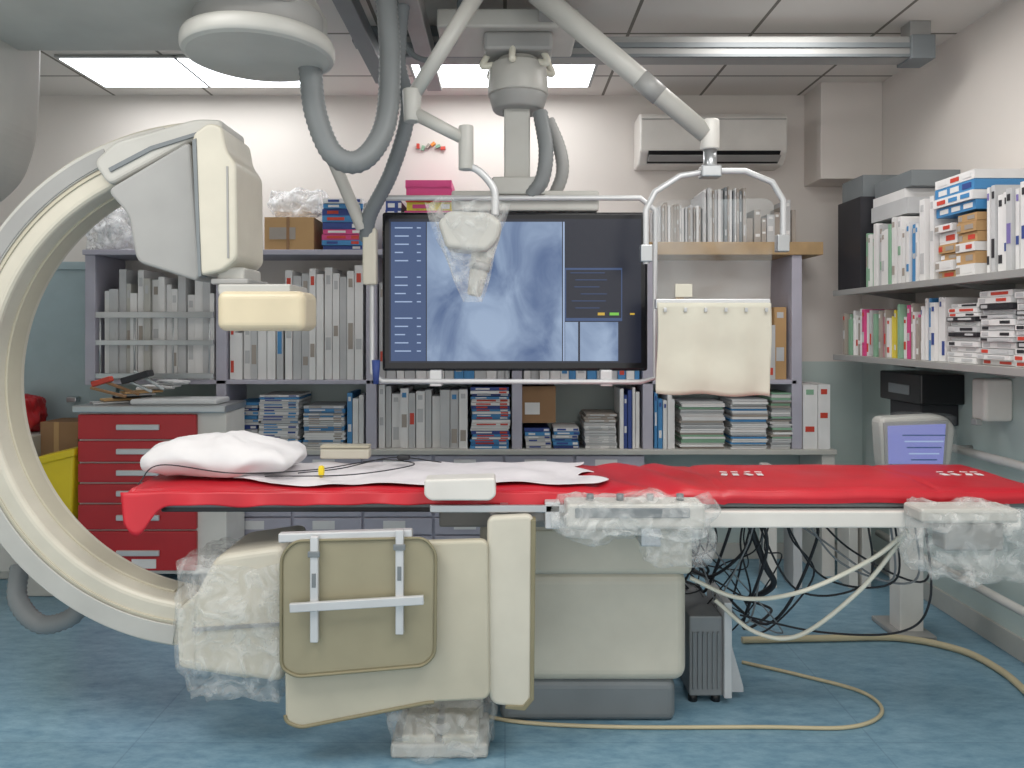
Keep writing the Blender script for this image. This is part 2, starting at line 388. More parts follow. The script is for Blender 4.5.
mass('supply_box_row',it)
it=[]
piles(it,'x',sx(229),sx(258),SF+0.02,0.3,zC+0.001,0.26,0.34,0.16,0.02,('blue','pg','pw','pg','navy'),('pw','blue'))
piles(it,'x',sx(258),sx(300),SF+0.0,0.3,zC+0.001,0.30,0.35,0.25,0.016,('pw','pg','pw','blue'),('pg','navy','blue'))
piles(it,'x',sx(302),sx(345),SF+0.0,0.3,zC+0.001,0.24,0.28,0.25,0.014,('pg','pw','pg','blue'),('pw','pt'))
standing(it,'x',sx(346),sx(364),SF+0.02,0.28,zC+0.001,0.28,0.34,0.03,0.04,('blue','pw'),('pw',))
mass('blue_box_stack',it)
it=[]
standing(it,'x',sx(378),sx(440),SF+0.02,0.28,zC+0.001,0.3,0.38,0.035,0.06,('pw','pw','pg'),L,0.6)
standing(it,'x',sx(440),sx(468),SF+0.0,0.28,zC+0.001,0.3,0.36,0.04,0.06,('pw','pg'),L)
piles(it,'x',sx(470),sx(511),SF+0.0,0.28,zC+0.001,0.3,0.36,0.2,0.018,('blue','pw','navy','pw'),('pw','pr'))
mass('supply_box_row',it)
it=[]
piles(it,'x',sx(524),sx(580),SF,0.28,zC+0.001,0.1,0.14,0.17,0.02,('blue','pw','navy','pg'),('pw','navy'))
piles(it,'x',sx(584),sx(618),SF,0.28,zC+0.001,0.15,0.2,0.2,0.016,('pw','pg','pt','pw'),('pg',))
standing(it,'x',sx(620),sx(642),SF,0.28,zC+0.001,0.28,0.36,0.02,0.03,('blue','navy','pw'),('pw',))
standing(it,'x',sx(655),sx(676),SF,0.28,zC+0.001,0.28,0.36,0.02,0.03,('blue','pw','blue'),('pw','navy'))
mass('blue_box_stack',it)
it=[]
piles(it,'x',sx(680),sx(726),SF,0.28,zC+0.001,0.27,0.3,0.25,0.012,('pw','pg','pt','pgr','pw'),None)
piles(it,'x',sx(730),sx(768),SF-0.02,0.28,zC+0.001,0.28,0.32,0.22,0.012,('pw','pg','blue','pt','pw'),None)
piles(it,'x',sx(770),sx(792),SF-0.02,0.28,zC+0.001,0.3,0.34,0.12,0.012,('pw','pg','pgr','pt'),None)
standing(it,'x',sx(803),sx(832),SF-0.02,0.28,zC+0.001,0.34,0.38,0.07,0.09,('pw',),('pgr','py','pr'))
mass('paper_file_stack',it)
it=[]
place(it,'x',sx(518),sx(556),SF+0.03,SF+0.3,zC+0.15,zM-0.04,'carddk')
place(it,'x',sx(525),sx(540),SF+0.027,SF+0.031,zC+0.2,zC+0.27,'pw')
mass('small_carton',it)
it=[]; zs=Z(255,SF)+0.031
place(it,'x',sx(265),sx(314),SF-0.01,SF+0.3,zs,zs+0.19,'card')
place(it,'x',sx(270),sx(296),SF-0.013,SF-0.009,zs+0.06,zs+0.13,'pt')
place(it,'x',sx(287),sx(290),SF-0.014,SF+0.3,zs,zs+0.191,'carddk')
mass('cardboard_box',it)
it=[]
piles(it,'x',sx(322),sx(364),SF-0.02,0.3,zs,0.28,0.31,0.28,0.035,('blue','pw','blue','pp','navy','pw'),('pw','navy','pr'))
mass('catheter_box_stack',it)
it=[]
piles(it,'x',sx(384),sx(402),SF+0.02,0.3,zs,0.25,0.27,0.2,0.05,('blue','navy'),('pw',))
piles(it,'x',sx(404),sx(453),SF-0.0,0.3,zs,0.38,0.42,0.3,0.045,('pp','py','pr','pp','pw'),('py','pw','pp'))
mass('colourful_box_stack',it)
it=[]; zw=Z(255,SF)+0.076
standing(it,'x',sx(660),sx(702),SF-0.01,0.3,zw,0.2,0.24,0.012,0.02,('pt','pg','pw','pt'),('pg',))
standing(it,'x',sx(703),sx(748),SF-0.01,0.3,zw,0.29,0.33,0.012,0.02,('pt','pg','pt','pw','pg','dgrey'),('pg',))
standing(it,'x',sx(750),sx(800),SF+0.04,0.2,zw,0.12,0.26,0.02,0.05,('pt','pg','pg'),('pw',))
mass('binder_row',it)
g=G('plastic_bag')
blob(g,'bag_body',(sx(292),SF+0.14,zs+0.29),(0.34,0.24,0.16),'bag',0.25,2.2,3,flat=zs+0.195); g.done()
g=G('plastic_bag')
blob(g,'bag_body',(sx(128),SF+0.14,zs+0.13),(0.46,0.28,0.28),'bag',0.25,2.0,8,flat=zs+0.002)
blob(g,'bag_flap',(sx(98),SF+0.12,zs+0.09),(0.2,0.26,0.2),'bag',0.25,2.0,9,flat=zs+0.002); g.done()
# ------------------------------------------------ right wall shelves
XF=1.92
for i,(z,yn) in enumerate(((1.665,2.3),(1.295,2.3))):
    g=G('wall_shelf')
    box(g,'board',(XF,RW),(yn,4.32),(z-0.012,z+0.012),'lgrey',0.003)
    box(g,'lip',(XF-0.006,XF),(yn,4.32),(z-0.018,z+0.013),'grey',0.002)
    for j,y in enumerate((2.5,3.3,4.1)):
        poly(g,'bracket_%d'%j,[(XF+0.06,z-0.012),(RW,z-0.012),(RW,z-0.06)],y-0.01,y+0.01,'grey',0,0.002)
    g.done()
zA=1.665+0.014; zB=1.295+0.014
it=[]
place(it,'y',4.04,4.31,1.94,2.22,zA,zA+0.50,'pk')
place(it,'y',4.05,4.30,1.96,2.22,zA+0.501,zA+0.62,'dgrey')
mass('binder_box',it)
it=[]
standing(it,'y',3.62,4.02,1.95,0.28,zA,0.24,0.34,0.02,0.04,('pw','pw','pw','pgr','pg'),('pg','pgr','pt'))
place(it,'y',3.66,4.02,1.99,2.24,zA+0.35,zA+0.43,'pg')
place(it,'y',3.70,4.02,2.0,2.24,zA+0.432,zA+0.48,'pw'); place(it,'y',3.64,4.0,2.0,2.24,zA+0.482,zA+0.56,'dgrey')
mass('binder_row',it)
it=[]
standing(it,'y',3.50,3.61,1.95,0.28,zA,0.26,0.3,0.02,0.035,('blue','pw'),('pg','blue'))
standing(it,'y',3.37,3.50,1.95,0.28,zA,0.36,0.4,0.035,0.05,('pw','pw','pw'),('pg','pg'),0.7)
mass('white_box_row',it)
it=[]
piles(it,'y',3.07,3.36,1.95,0.28,zA,0.24,0.26,0.12,0.045,('card','pw','card','pw'),('pw','pr','pt'))
for k,(z0,z1,c) in enumerate(((0.275,0.315,'blue'),(0.317,0.355,'pw'),(0.357,0.40,'blue'),(0.402,0.44,'pw'))):
    xo=random.uniform(0,0.03)
    place(it,'y',3.07,3.35,1.93+xo,2.2,zA+z0,zA+z1,c)
    for q in range(3): place(it,'y',3.09+0.085*q,3.15+0.085*q,1.928+xo,1.931+xo,zA+z0+0.01,zA+z1-0.01,random.choice(('pw','blue','pr') if c=='pw' else ('pw','navy')))
mass('catheter_box_stack',it)
it=[]
standing(it,'y',2.45,3.04,1.96,0.28,zA,0.3,0.39,0.022,0.04,('pw','pw','pw','pg'),('pk','ppu','navy','pk'),0.9)
mass('white_box_row',it)
it=[]
standing(it,'y',3.5,4.30,1.95,0.26,zB,0.2,0.27,0.016,0.035,('pw','pg','py','pp','pt','pw','pw','pgr','pt'),('pg','pw','pr'))
mass('coloured_file_row',it)
it=[]
standing(it,'y',3.3,3.49,1.95,0.26,zB,0.25,0.3,0.02,0.035,('blue','pw','pw','pw'),('pw','navy'))
mass('blue_box_row',it)
it=[]
piles(it,'y',2.42,3.28,1.95,0.27,zB,0.24,0.31,0.22,0.022,('pw','pw','pw','pw','pk','pg'),('pk','pr','pg','pg'))
mass('white_box_stack',it)
g=G('glove_box_holder')
box(g,'body',(2.05,RW),(3.65,4.05),(1.08,1.23),'black',0.008); box(g,'slot',(2.045,2.055),(3.75,3.95),(1.12,1.17),'dgrey',0.003)
box(g,'lower_tray',(2.08,RW),(3.7,4.0),(0.97,1.078),'pk',0.006); g.done()
g=G('soap_dispenser')
box(g,'tank',(2.14,RW),(3.30,3.40),(1.04,1.23),'white',0.015,3); box(g,'lever',(2.12,2.15),(3.33,3.37),(1.02,1.05),'grey',0.004); g.done()
for z in (0.878,0.27):
    g=G('wall_pipe')
    cyl(g,'pipe',(2.17,1.6,z),(2.17,4.3,z),0.02,'white')
    for j,y in enumerate((1.8,2.7,3.6,4.2)): cyl(g,'clamp_%d'%j,(2.17,y,z),(RW,y,z),0.012,'grey')
    g.done()
# ------------------------------------------------ red tool cart
g=G('tool_cart'); d=4.02
xa,xb=X(78,d),X(198,d); z1=Z(408,d); z0=0.12; yb=4.32
box(g,'body',(xa,xb+0.15),(d+0.01,yb),(z0,z1-0.02),'white',0.008)
box(g,'top_tray',(xa-0.02,xb+0.16),(d-0.03,yb),(z1-0.025,z1+0.015),'steel',0.008)
hs=[0.13,0.11,0.10,0.10,0.13,0.2]; tot=sum(hs); z=z1-0.03; sc=(z1-0.05-z0)/tot
for i,h in enumerate(hs):
    h*=sc; box(g,'drawer_%d'%i,(xa+0.006,xb-0.006),(d-0.015,d+0.02),(z-h+0.006,z-0.004),'red',0.006)
    box(g,'drawer_pull_%d'%i,(xa+0.22,xb-0.20),(d-0.03,d-0.014),(z-h*0.6,z-h*0.6+0.03),'alu',0.004)
    z-=h
box(g,'drawer_label',(xa+0.30,xb-0.22),(d-0.018,d-0.014),(z0+0.04,z0+0.09),'pw',0)
for i,(x,y) in enumerate(((xa+0.06,d+0.05),(xb+0.08,d+0.05),(xa+0.06,yb-0.05),(xb+0.08,yb-0.05))):
    cyl(g,'caster_%d'%i,(x-0.015,y,0.05),(x+0.015,y,0.05),0.05,'dgrey'); box(g,'caster_fork_%d'%i,(x-0.025,x+0.025),(y-0.02,y+0.02),(0.07,0.125),'steel',0.003)
g.done()
g=G('instrument_pile'); zt=z1+0.016
for i in range(9):
    a=random.uniform(-0.7,0.9); x=xa+0.12+i*0.04; y=d+0.1+random.uniform(0,0.12)
    box(g,'pouch_%d'%i,(x-0.1,x+0.1),(y-0.05,y+0.05),(zt+0.014*i,zt+0.014*i+0.011),random.choice(('pw','pg','card','pt','pk','alu')),0.003,2,('Z',a))
for i in range(4):
    x=xa+0.15+i*0.06; box(g,'instrument_%d'%i,(x-0.1,x+0.1),(d+0.02+i*0.03,d+0.035+i*0.03),(zt+0.06+0.02*i,zt+0.075+0.02*i),random.choice(('steel','carddk','steel')),0.003,2,('Y',0.25+0.1*i))
box(g,'orange_clip',(xa+0.05,xa+0.16),(d+0.03,d+0.07),(zt+0.11,zt+0.14),'pr',0.006,2,('Y',-0.3))
box(g,'black_case',(xa+0.2,xa+0.36),(d+0.05,d+0.12),(zt+0.13,zt+0.165),'pk',0.006,2,('Y',-0.3))
box(g,'tray',(xa+0.28,xb+0.1),(d+0.0,d+0.2),(zt,zt+0.03),'alu',0.01)
g.done()
g=G('waste_bin'); d=4.0
xa2,xb2=X(20,d),X(74,d)
poly(g,'tub',[(xa2+0.03,0.30),(xb2-0.02,0.30),(xb2,Z(452,d)),(xa2,Z(466,d))],d,d+0.28,'yellow',0.03,0.02,3)
poly(g,'lid',[(xa2-0.01,Z(470,d)),(xb2+0.01,Z(456,d)),(xb2+0.01,Z(448,d)),(xa2-0.01,Z(462,d))],d-0.015,d+0.29,'yellow',0.0,0.008,3)
box(g,'stand',(xa2+0.01,xb2-0.01),(d+0.02,d+0.26),(0,0.30),'lgrey',0.01); g.done()
g=G('carton'); box(g,'body',(X(40,4.4),X(78,4.4)),(4.4,4.62),(0,Z(422,4.4)),'carddk',0.004); box(g,'tape',(X(54,4.4),X(59,4.4)),(4.398,4.402),(0.3,Z(422,4.4)),'card',0); g.done()
g=G('side_cabinet'); box(g,'body',(X(-40,4.3),X(30,4.3)),(4.3,4.64),(0.0,Z(436,4.3)),'lgrey',0.01); box(g,'door_leaf',(X(-38,4.3),X(28,4.3)),(4.285,4.3),(0.05,Z(440,4.3)),'white',0.006); g.done()
g=G('red_bag'); blob(g,'bag',(X(12,4.4),4.45,Z(436,4.3)+0.11),(0.27,0.24,0.22),'red',0.2,2,5,flat=Z(436,4.3)+0.003); g.done()
# ------------------------------------------------ C-arm
g=G('c_arm'); d=2.6
cx=X(210,d); cz=Z(385,d); RO=265/F*d; RI=0.775
arc(g,'arc_body',cx,cz,RI,RO,2.6,2.80,88,263,'cream',0.018)
arc(g,'arc_groove',cx,cz,RI+0.060,RI+0.070,2.594,2.61,92,262,'creamdk',0.002)
arc(g,'arc_panel',cx,cz,RI+0.075,RO-0.012,2.592,2.61,100,262,'lgrey',0.003)
arc(g,'arc_groove_inset',cx,cz,RI+0.078,RO-0.024,2.588,2.61,114,160,'grey',0.003)
arc(g,'arc_outer_band',cx,cz,RO-0.002,RO+0.010,2.64,2.76,110,250,'dgrey',0.003)
arc(g,'arc_inner_rail',cx,cz,RI-0.008,RI+0.002,2.68,2.76,96,258,'creamdk',0.003)
dd=2.5
ppoly(g,'detector_side',[(106,190),(190,140),(200,276),(196,281),(136,262),(128,215)],dd+0.03,2.76,'grey',0.03,0.02,3)
ppoly(g,'detector_shell',[(192,134),(208,122),(222,126),(226,150),(236,164),(237,258),(222,271),(199,276)],dd,2.78,'cream',0.02,0.02,3)
ppoly(g,'detector_top_cap',[(92,162),(114,141),(196,118),(222,119),(222,132),(196,138),(108,186)],dd+0.05,2.78,'lgrey',0.03,0.015,3)
ppoly(g,'detector_cap_groove',[(108,168),(150,146),(196,132),(196,136),(152,150),(110,172)],dd+0.044,dd+0.06,'dgrey',0,0.001)
ppoly(g,'detector_seam',[(192,140),(196,138),(201,276),(198,277)],dd-0.004,dd+0.05,'dgrey',0,0.001)
ppoly(g,'detector_side_seam',[(226,166),(228,166),(229,258),(227,258)],dd-0.003,dd+0.05,'grey',0,0.001)
box(g,'detector_neck',(X(212,dd),X(240,dd)),(dd+0.04,2.72),(Z(292,dd),Z(266,dd)),'lgrey',0.01,3)
box(g,'detector_neck_ring',(X(208,dd),X(246,dd)),(dd+0.02,2.74),(Z(284,dd),Z(278,dd)),'grey',0.006,3)
box(g,'detector_plate',(X(218,dd),X(290,dd)),(dd,2.72),(Z(295,dd),Z(284,dd)),'lgrey',0.006,3)
box(g,'detector_head',(X(218,dd),X(306,dd)),(dd-0.02,2.66),(Z(331,dd),Z(291,dd)),'headc',0.028,5)
ppoly(g,'tube_arm',[(176,612),(205,585),(250,590),(250,680),(178,668)],2.56,2.84,'cream',0.02,0.015,3)
ppoly(g,'tube_housing',[(192,600),(215,556),(284,546),(284,684),(192,672)],2.54,2.85,'cream',0.04,0.03,4)
ppoly(g,'tube_housing_seam',[(192,628),(284,622),(284,626),(192,632)],2.534,2.56,'grey',0,0.001)
ppoly(g,'suspension_arm',[(-200,-30),(-16,-30),(-18,60),(-22,120),(-36,162),(-60,186),(-84,200),(-92,255),(-92,450),(-200,450)],2.56,2.9,'lgrey',0.06,0.03,4)
box(g,'arc_carrier',(-2.10,-1.93),(2.62,2.78),(1.0,1.5),'grey',0.02,3)
box(g,'suspension_plate',(-2.35,-0.66),(2.15,2.78),(2.49,2.62),'lgrey',0.03,4)
cyl(g,'pivot_disc',(-0.83,2.5,2.365),(-0.83,2.5,2.43),0.25,'lgrey',0.25,64,0.02)
cyl(g,'pivot_disc_upper',(-0.83,2.5,2.43),(-0.83,2.5,2.52),0.21,'grey',0.21,64,0.01)
box(g,'ceiling_mount',(-2.2,-0.9),(2.2,2.75),(2.62,CH),'grey',0.02)
blob(g,'plastic_wrap',(X(236,2.6),2.70,Z(624,2.6)),(0.37,0.40,0.50),'wrap',0.14,1.3,2,0.2)
g.done()
g=G('c_arm_hose')
tube(g,'hose',[P(20,565,2.85),P(18,600,2.8),P(40,624,2.78),P(70,618,2.78),P(88,600,2.8),P(120,588,2.82)],0.035,'hose',True,0.02)
g.done()
# ------------------------------------------------ ceiling rails
g=G('ceiling_rail')
box(g,'rail_beam',(X(395,3.55),X(935,3.55)),(3.55,3.66),(Z(57,3.55),Z(36,3.55)),'grey',0.006)
box(g,'rail_lip',(X(395,3.55),X(932,3.55)),(3.54,3.55),(Z(48,3.55),Z(43,3.55)),'dgrey',0.002)
box(g,'rail_groove',(X(395,3.55),X(932,3.55)),(3.545,3.56),(Z(57,3.55),Z(54,3.55)),'dgrey',0.001)
box(g,'rail_end_cap',(X(912,3.53),X(936,3.53)),(3.53,3.67),(Z(58,3.53),Z(34,3.53)),'dgrey',0.004)
box(g,'rail_mount_1',(-0.3,-0.2),(3.56,3.65),(2.84,CH),'grey',0.003)
box(g,'rail_mount_2',(1.95,2.05),(3.56,3.65),(2.84,CH),'grey',0.003)
box(g,'rail_beam_front',(-0.62,2.05),(2.9,3.0),(2.80,CH),'grey',0.006)
box(g,'rail_beam_upper',(-0.75,0.35),(3.62,3.72),(2.86,CH),'dgrey',0.006)
box(g,'cross_rail_1',(-0.42,-0.34),(2.6,4.0),(2.74,2.83),'grey',0.005)
box(g,'cross_rail_2',(0.14,0.22),(2.9,3.7),(2.74,2.83),'grey',0.005)
box(g,'cross_rail_3',(-0.70,-0.62),(2.6,4.0),(2.78,2.86),'dgrey',0.005)
g.done()
# ------------------------------------------------ monitor
g=G('ceiling_mounted_monitor'); d=3.2
xa,xb=X(382,d),X(648,d); zt,zb=Z(212,d),Z(371,d)
box(g,'housing',(xa,xb),(d,d+0.07),(zb,zt),'bezel',0.012,3)
box(g,'screen',(xa+0.03,xb-0.03),(d-0.002,d+0.002),(zb+0.035,zt-0.03),'scrdk',0)
S=d-0.004
def scr(n,a,b,c,e,m,o=0): box(g,n,(X(a,d),X(b,d)),(S-o,S-o+0.002),(Z(e,d),Z(c,d)),m,0)
scr('image_main',427,562,222,361,'angio',0.001)
scr('menu_column',391,426,222,361,'scrmid',0.001)
it=[]
for i in range(16):
    y=228+i*8.2
    if i in (5,10): continue
    for (a,b) in ((395,395+random.uniform(8,18)),(417,421)):
        it.append(((X(a,d)+X(b,d))/2,S-0.002,Z(y,d),X(b,d)-X(a,d),0.001,0.005,'scrtxt'))
for i in range(5):
    it.append((X(437+i*2,d),S-0.003,Z(228+i*5,d),0.04,0.001,0.005,'scrpale'))
for i in range(6): it.append((X(592+random.uniform(-8,4),d),S-0.004,Z(273+i*7,d),0.10+0.05*random.random(),0.001,0.003,'scrmid'))
it.append((X(601,d),S-0.004,Z(314,d),0.03,0.001,0.012,'scryel')); it.append((X(632,d),S-0.004,Z(314,d),0.02,0.001,0.008,'scryel')); it.append((X(614,d),S-0.004,Z(314,d),0.04,0.001,0.012,'scrgreen'))
mass('screen_text',it,g)
scr('inset_frame',565,622,268,319,'scrmid',0.0005); scr('inset_1',566,621,270,318,'scrdk',0.001); scr('inset_2',565,578,322,361,'angio',0.001); scr('inset_3',580,618,322,361,'angio',0.001)
scr('strip',563,564.5,222,361,'scrtxt',0.001); scr('strip_low',565,622,319,321,'scrmid',0.001)
box(g,'back_plate',(X(455,3.28),X(595,3.28)),(3.27,3.33),(Z(330,3.28),Z(225,3.28)),'grey',0.01)
box(g,'yoke',(X(452,3.24),X(598,3.24)),(3.2,3.36),(Z(212,3.24),Z(192,3.24)),'lgrey',0.01,3)
box(g,'yoke_hub',(X(492,3.22),X(545,3.22)),(3.18,3.36),(Z(196,3.22),Z(178,3.22)),'lgrey',0.01,3)
tube(g,'upper_handle',[P(362,228,3.18),P(366,205,3.18),P(385,198,3.18),P(640,198,3.18),P(655,210,3.18),P(655,230,3.18)],0.012,'alu',False)
tube(g,'lower_handle',[P(372,230,3.15),P(372,372,3.15),P(382,381,3.15),P(640,382,3.15),P(655,378,3.15),P(655,225,3.17)],0.011,'alu',False)
cyl(g,'handle_grip',P(376,360,3.14),P(376,384,3.14),0.018,'navy',0.012)
box(g,'side_controls',(X(363,3.14),X(377,3.14)),(3.12,3.17),(Z(285,3.14),Z(228,3.14)),'cream',0.01,3)
for i,px in enumerate((430,600)): box(g,'bracket_%d'%i,(X(px,3.17),X(px+12,3.17)),(3.15,3.22),(Z(386,3.17),Z(370,3.17)),'alu',0.004)
box(g,'column',(X(504,3.24),X(530,3.24)),(3.22,3.32),(Z(195,3.24),Z(100,3.24)),'lgrey',0.008)
cyl(g,'collar_lower',P(518,112,3.27),P(518,96,3.27),0.11,'grey',0.13,40,0.01)
cyl(g,'collar_upper',P(518,97,3.27),P(518,66,3.27),0.135,'lgrey',0.125,40,0.01)
cyl(g,'ceiling_shaft',(X(518,3.27),3.27,Z(66,3.27)),(X(518,3.27),3.27,2.74),0.09,'lgrey')
box(g,'carriage',(X(440,3.27),X(575,3.27)),(3.1,3.45),(2.72,2.80),'lgrey',0.01)
box(g,'carriage_block',(X(484,3.2),X(552,3.2)),(3.14,3.4),(2.64,2.72),'grey',0.015)
tube(g,'feed_hose_1',[P(540,112,3.2),P(546,150,3.18),P(542,180,3.18),P(530,196,3.2)],0.034,'hose',True,0.02)
tube(g,'feed_hose_2',[P(548,120,3.25),P(560,150,3.25),P(562,175,3.25),P(552,200,3.28)],0.03,'grey',True,0.02)
for i,a in enumerate((0,60,120,180,240,300)):
    r=math.radians(a+20); x=X(518,3.27)+0.115*math.cos(r); y=3.27+0.115*math.sin(r)
    tube(g,'cable_%d'%i,[(x,y,Z(68,3.27)),(x+0.05*math.cos(r),y+0.03*math.sin(r),2.60),(x+0.02*math.cos(r),y,2.66)],0.014,'tubew')
g.done()
# ------------------------------------------------ suspended hoses
g=G('suspended_hose')
tube(g,'hose_loop',[P(310,66,2.6),P(316,115,2.6),P(334,155,2.62),P(362,160,2.65),P(385,125,2.7),P(390,60,2.75),P(386,-5,2.8)],0.042,'hose',True,0.02)
tube(g,'hose_second',[P(404,-10,2.95),P(398,60,2.95),P(408,110,2.95),P(392,170,3.0),P(370,215,3.1),P(366,240,3.16)],0.032,'dgrey',True,0.02)
tube(g,'arm_right',[P(316,120,2.95),P(362,228,3.12)],0.026,'lgrey',False)
tube(g,'thin_hose',[P(398,-5,3.1),P(405,45,3.1),P(430,60,3.1),P(455,40,3.1),P(460,0,3.1)],0.012,'dgrey')
g.done()
# ------------------------------------------------ lamp arm with wrapped lamp
g=G('examination_lamp'); d=2.75
cyl(g,'ceiling_stem',(X(478,d),d,Z(-30,d)),(X(478,d),d,CH),0.05,'lgrey')
cyl(g,'main_arm',P(482,-14,d),P(412,98,d),0.032,'lgrey',0.026)
cyl(g,'elbow',P(412,90,d),P(412,122,d),0.036,'lgrey',0.03,32,0.004)
cyl(g,'second_arm',P(412,112,d),P(466,140,d),0.026,'lgrey',0.022)
cyl(g,'wrist',P(466,126,d),P(466,170,d),0.028,'lgrey',0.028,32,0.004)
tube(g,'gooseneck',[P(466,165,d),P(480,172,d),P(494,190,d),P(495,215,d)],0.014,'alu')
ppoly(g,'lamp_body',[(437,222),(448,210),(490,212),(502,222),(498,240),(486,252),(446,248)],d-0.08,d+0.08,'lgrey',0.02,0.02,4)
cyl(g,'lamp_handle',P(485,240,d),P(474,296,d),0.045,'lgrey',0.026,28,0.008)
cyl(g,'handle_band',P(481,262,d),P(479,270,d),0.040,'grey',0.039)
def cone_wrap(u,v):
    a=u*2*math.pi; r=(0.155*(1-v)+0.035*v)*(1+0.16*noise.noise(Vector((math.cos(a)*2.5,math.sin(a)*2.5,v*3)))+0.05*math.sin(a*9))
    zz=Z(204,2.75)+(Z(302,2.75)-Z(204,2.75))*v
    return (X(467,2.75)+0.02*v+r*math.cos(a),2.75+r*math.sin(a)*0.8,zz+0.012*math.sin(a*5)*(1-v))
grid(g,'plastic_drape',72,20,cone_wrap,'wrap')
g.done()
# ------------------------------------------------ lead shield on arm
g=G('radiation_shield'); d=2.9
cyl(g,'ceiling_stem',(X(540,d),d,Z(-12,d)),(X(540,d),d,2.80),0.05,'lgrey')
cyl(g,'main_arm',P(536,-8,d),P(706,134,d),0.045,'lgrey',0.036)
cyl(g,'arm_sleeve',P(640,79,d),P(660,96,d),0.041,'grey',0.040)
cyl(g,'elbow',P(710,120,d),P(710,150,d),0.036,'white',0.036,32,0.006)
cyl(g,'drop_shaft',P(710,150,d),P(710,178,d),0.026,'steel')
box(g,'pivot_block',(X(700,d),X(720,d)),(d-0.03,d+0.03),(Z(178,d),Z(166,d)),'steel',0.006)
tube(g,'arch_frame',[P(646,264,d),P(646,210,d),P(655,192,d),P(680,176,d),P(710,171,d),P(745,171,d),P(772,182,d),P(783,200,d),P(783,250,d)],0.012,'alu',False)
box(g,'clamp_left',(X(640,d),X(652,d)),(d-0.02,d+0.02),(Z(262,d),Z(245,d)),'steel',0.004)
box(g,'clamp_right',(X(776,d),X(788,d)),(d-0.02,d+0.02),(Z(252,d),Z(235,d)),'steel',0.004)
ppoly(g,'acrylic_pane',[(654,200),(775,198),(770,304),(657,304)],d,d+0.008,'acryl',0.05,0.002)
box(g,'curtain_bar',(X(655,d),X(769,d)),(d-0.02,d+0.02),(Z(309,d),Z(299,d)),'alu',0.004)
box(g,'label_tag',(X(675,d),X(692,d)),(d-0.006,d),(Z(297,d),Z(284,d)),'cream',0.001)
def curt(u,v):
    x=X(656+113*u+1.0*math.sin(v*5),d); zz=Z(303+(90+3*u+1.0*math.sin(u*12))*v,d)
    return (x,d-0.022+0.006*math.sin(u*14+v*1.5)*(0.3+v)+0.010*noise.noise(Vector((u*4,v*3,1))),zz)
grid(g,'lead_curtain',60,20,curt,'curtain',0.006)
for i in range(6): box(g,'curtain_stud_%d'%i,(X(662+i*20,d),X(665+i*20,d)),(d-0.036,d-0.03),(Z(312,d),Z(308,d)),'steel',0.001)
g.done()
# ------------------------------------------------ patient table
TL,TR,TF,TB,TZ=-1.30,1.86,2.55,3.05,0.90
g=G('patient_table')
box(g,'table_top',(TL+0.02,TR-0.02),(TF+0.01,TB-0.01),(0.835,0.852),'dgrey',0.006)
def matt(u,v):
    x=TL+(TR-TL)*u
    prof=[(TF-0.004,0.853),(TF-0.008,0.875),(TF+0.004,0.893),(TF+0.03,0.9),(TF+0.13,0.902),(TF+0.25,0.903),(TF+0.37,0.902),(TB-0.03,0.9),(TB-0.004,0.893),(TB+0.004,0.875),(TB,0.853)]
    k=v*(len(prof)-1); i=min(int(k),len(prof)-2); t=k-i
    y=prof[i][0]*(1-t)+prof[i+1][0]*t; z=prof[i][1]*(1-t)+prof[i+1][1]*t
    w=math.exp(-((x-0.5)/0.22)**2)
    z+=0.006*noise.noise(Vector((x*5,y*5,0)))+w*0.009*math.sin(x*34+y*12+3*noise.noise(Vector((x*4,y*4,5))))
    for s in (0.75,1.5): z-=0.006*math.exp(-((x-s)/0.008)**2)
    return (x,y,z)
grid(g,'mattress',260,30,matt,'redfab')
poly(g,'mattress_end_right',[(TF,0.855),(TF-0.003,0.89),(TF+0.03,0.90),(TB-0.03,0.90),(TB,0.89),(TB,0.855)],TR-0.02,TR+0.005,'redfab',0,0.008,3,'yz')
poly(g,'mattress_end_left',[(TF,0.855),(TF-0.003,0.89),(TF+0.03,0.90),(TB-0.03,0.90),(TB,0.89),(TB,0.855)],TL-0.005,TL+0.02,'redfab',0,0.008,3,'yz')
def drape(u,v):
    x=TL-0.02+1.62*u; n=noise.noise(Vector((x*6,0,3)))
    ln=0.042+0.022*n+0.11*math.exp(-((u-0.03)/0.04)**2)
    return (x+0.02*v*math.exp(-(u/0.06)**2),TF-0.010-0.012*v-0.008*math.sin(x*28)*v,0.893-ln*v)
grid(g,'mattress_cover_drape',140,8,drape,'redfab',0.003)
it=[]
for cxp in (722,733,746,757,940,951,964,974):
    x=X(cxp,2.82); yw=random.uniform(-0.5,0.5); it.append((x,2.79,0.9055,0.022,0.03,0.002,'pw',yw))
    it.append((x+0.01,2.84,0.9055,0.026,0.008,0.002,'pw',yw))
mass('cover_print',it,g)
box(g,'side_rail',(X(555,2.53),TR-0.1),(2.52,2.545),(0.775,0.832),'white',0.006)
box(g,'side_rail_far',(-0.9,TR-0.1),(3.055,3.08),(0.79,0.832),'white',0.006)
box(g,'rail_underframe',(-0.05,TR-0.1),(2.545,3.05),(0.79,0.833),'grey',0.004)
box(g,'underside_left',(TL+0.1,-0.05),(2.58,3.02),(0.815,0.836),'black',0.004)
box(g,'accessory_rail',(X(430,2.5),X(590,2.5)),(2.49,2.505),(0.835,0.86),'steel',0.003)
box(g,'rail_bracket_1',(X(500,2.5),X(508,2.5)),(2.5,2.56),(0.83,0.86),'steel',0.002)
box(g,'rail_bracket_2',(X(545,2.5),X(560,2.5)),(2.49,2.56),(0.78,0.87),'alu',0.004)
ppoly(g,'cable_tray',[(424,480),(495,478),(496,496),(490,501),(430,501),(424,496)],2.44,2.53,'white',0.01,0.008,3)
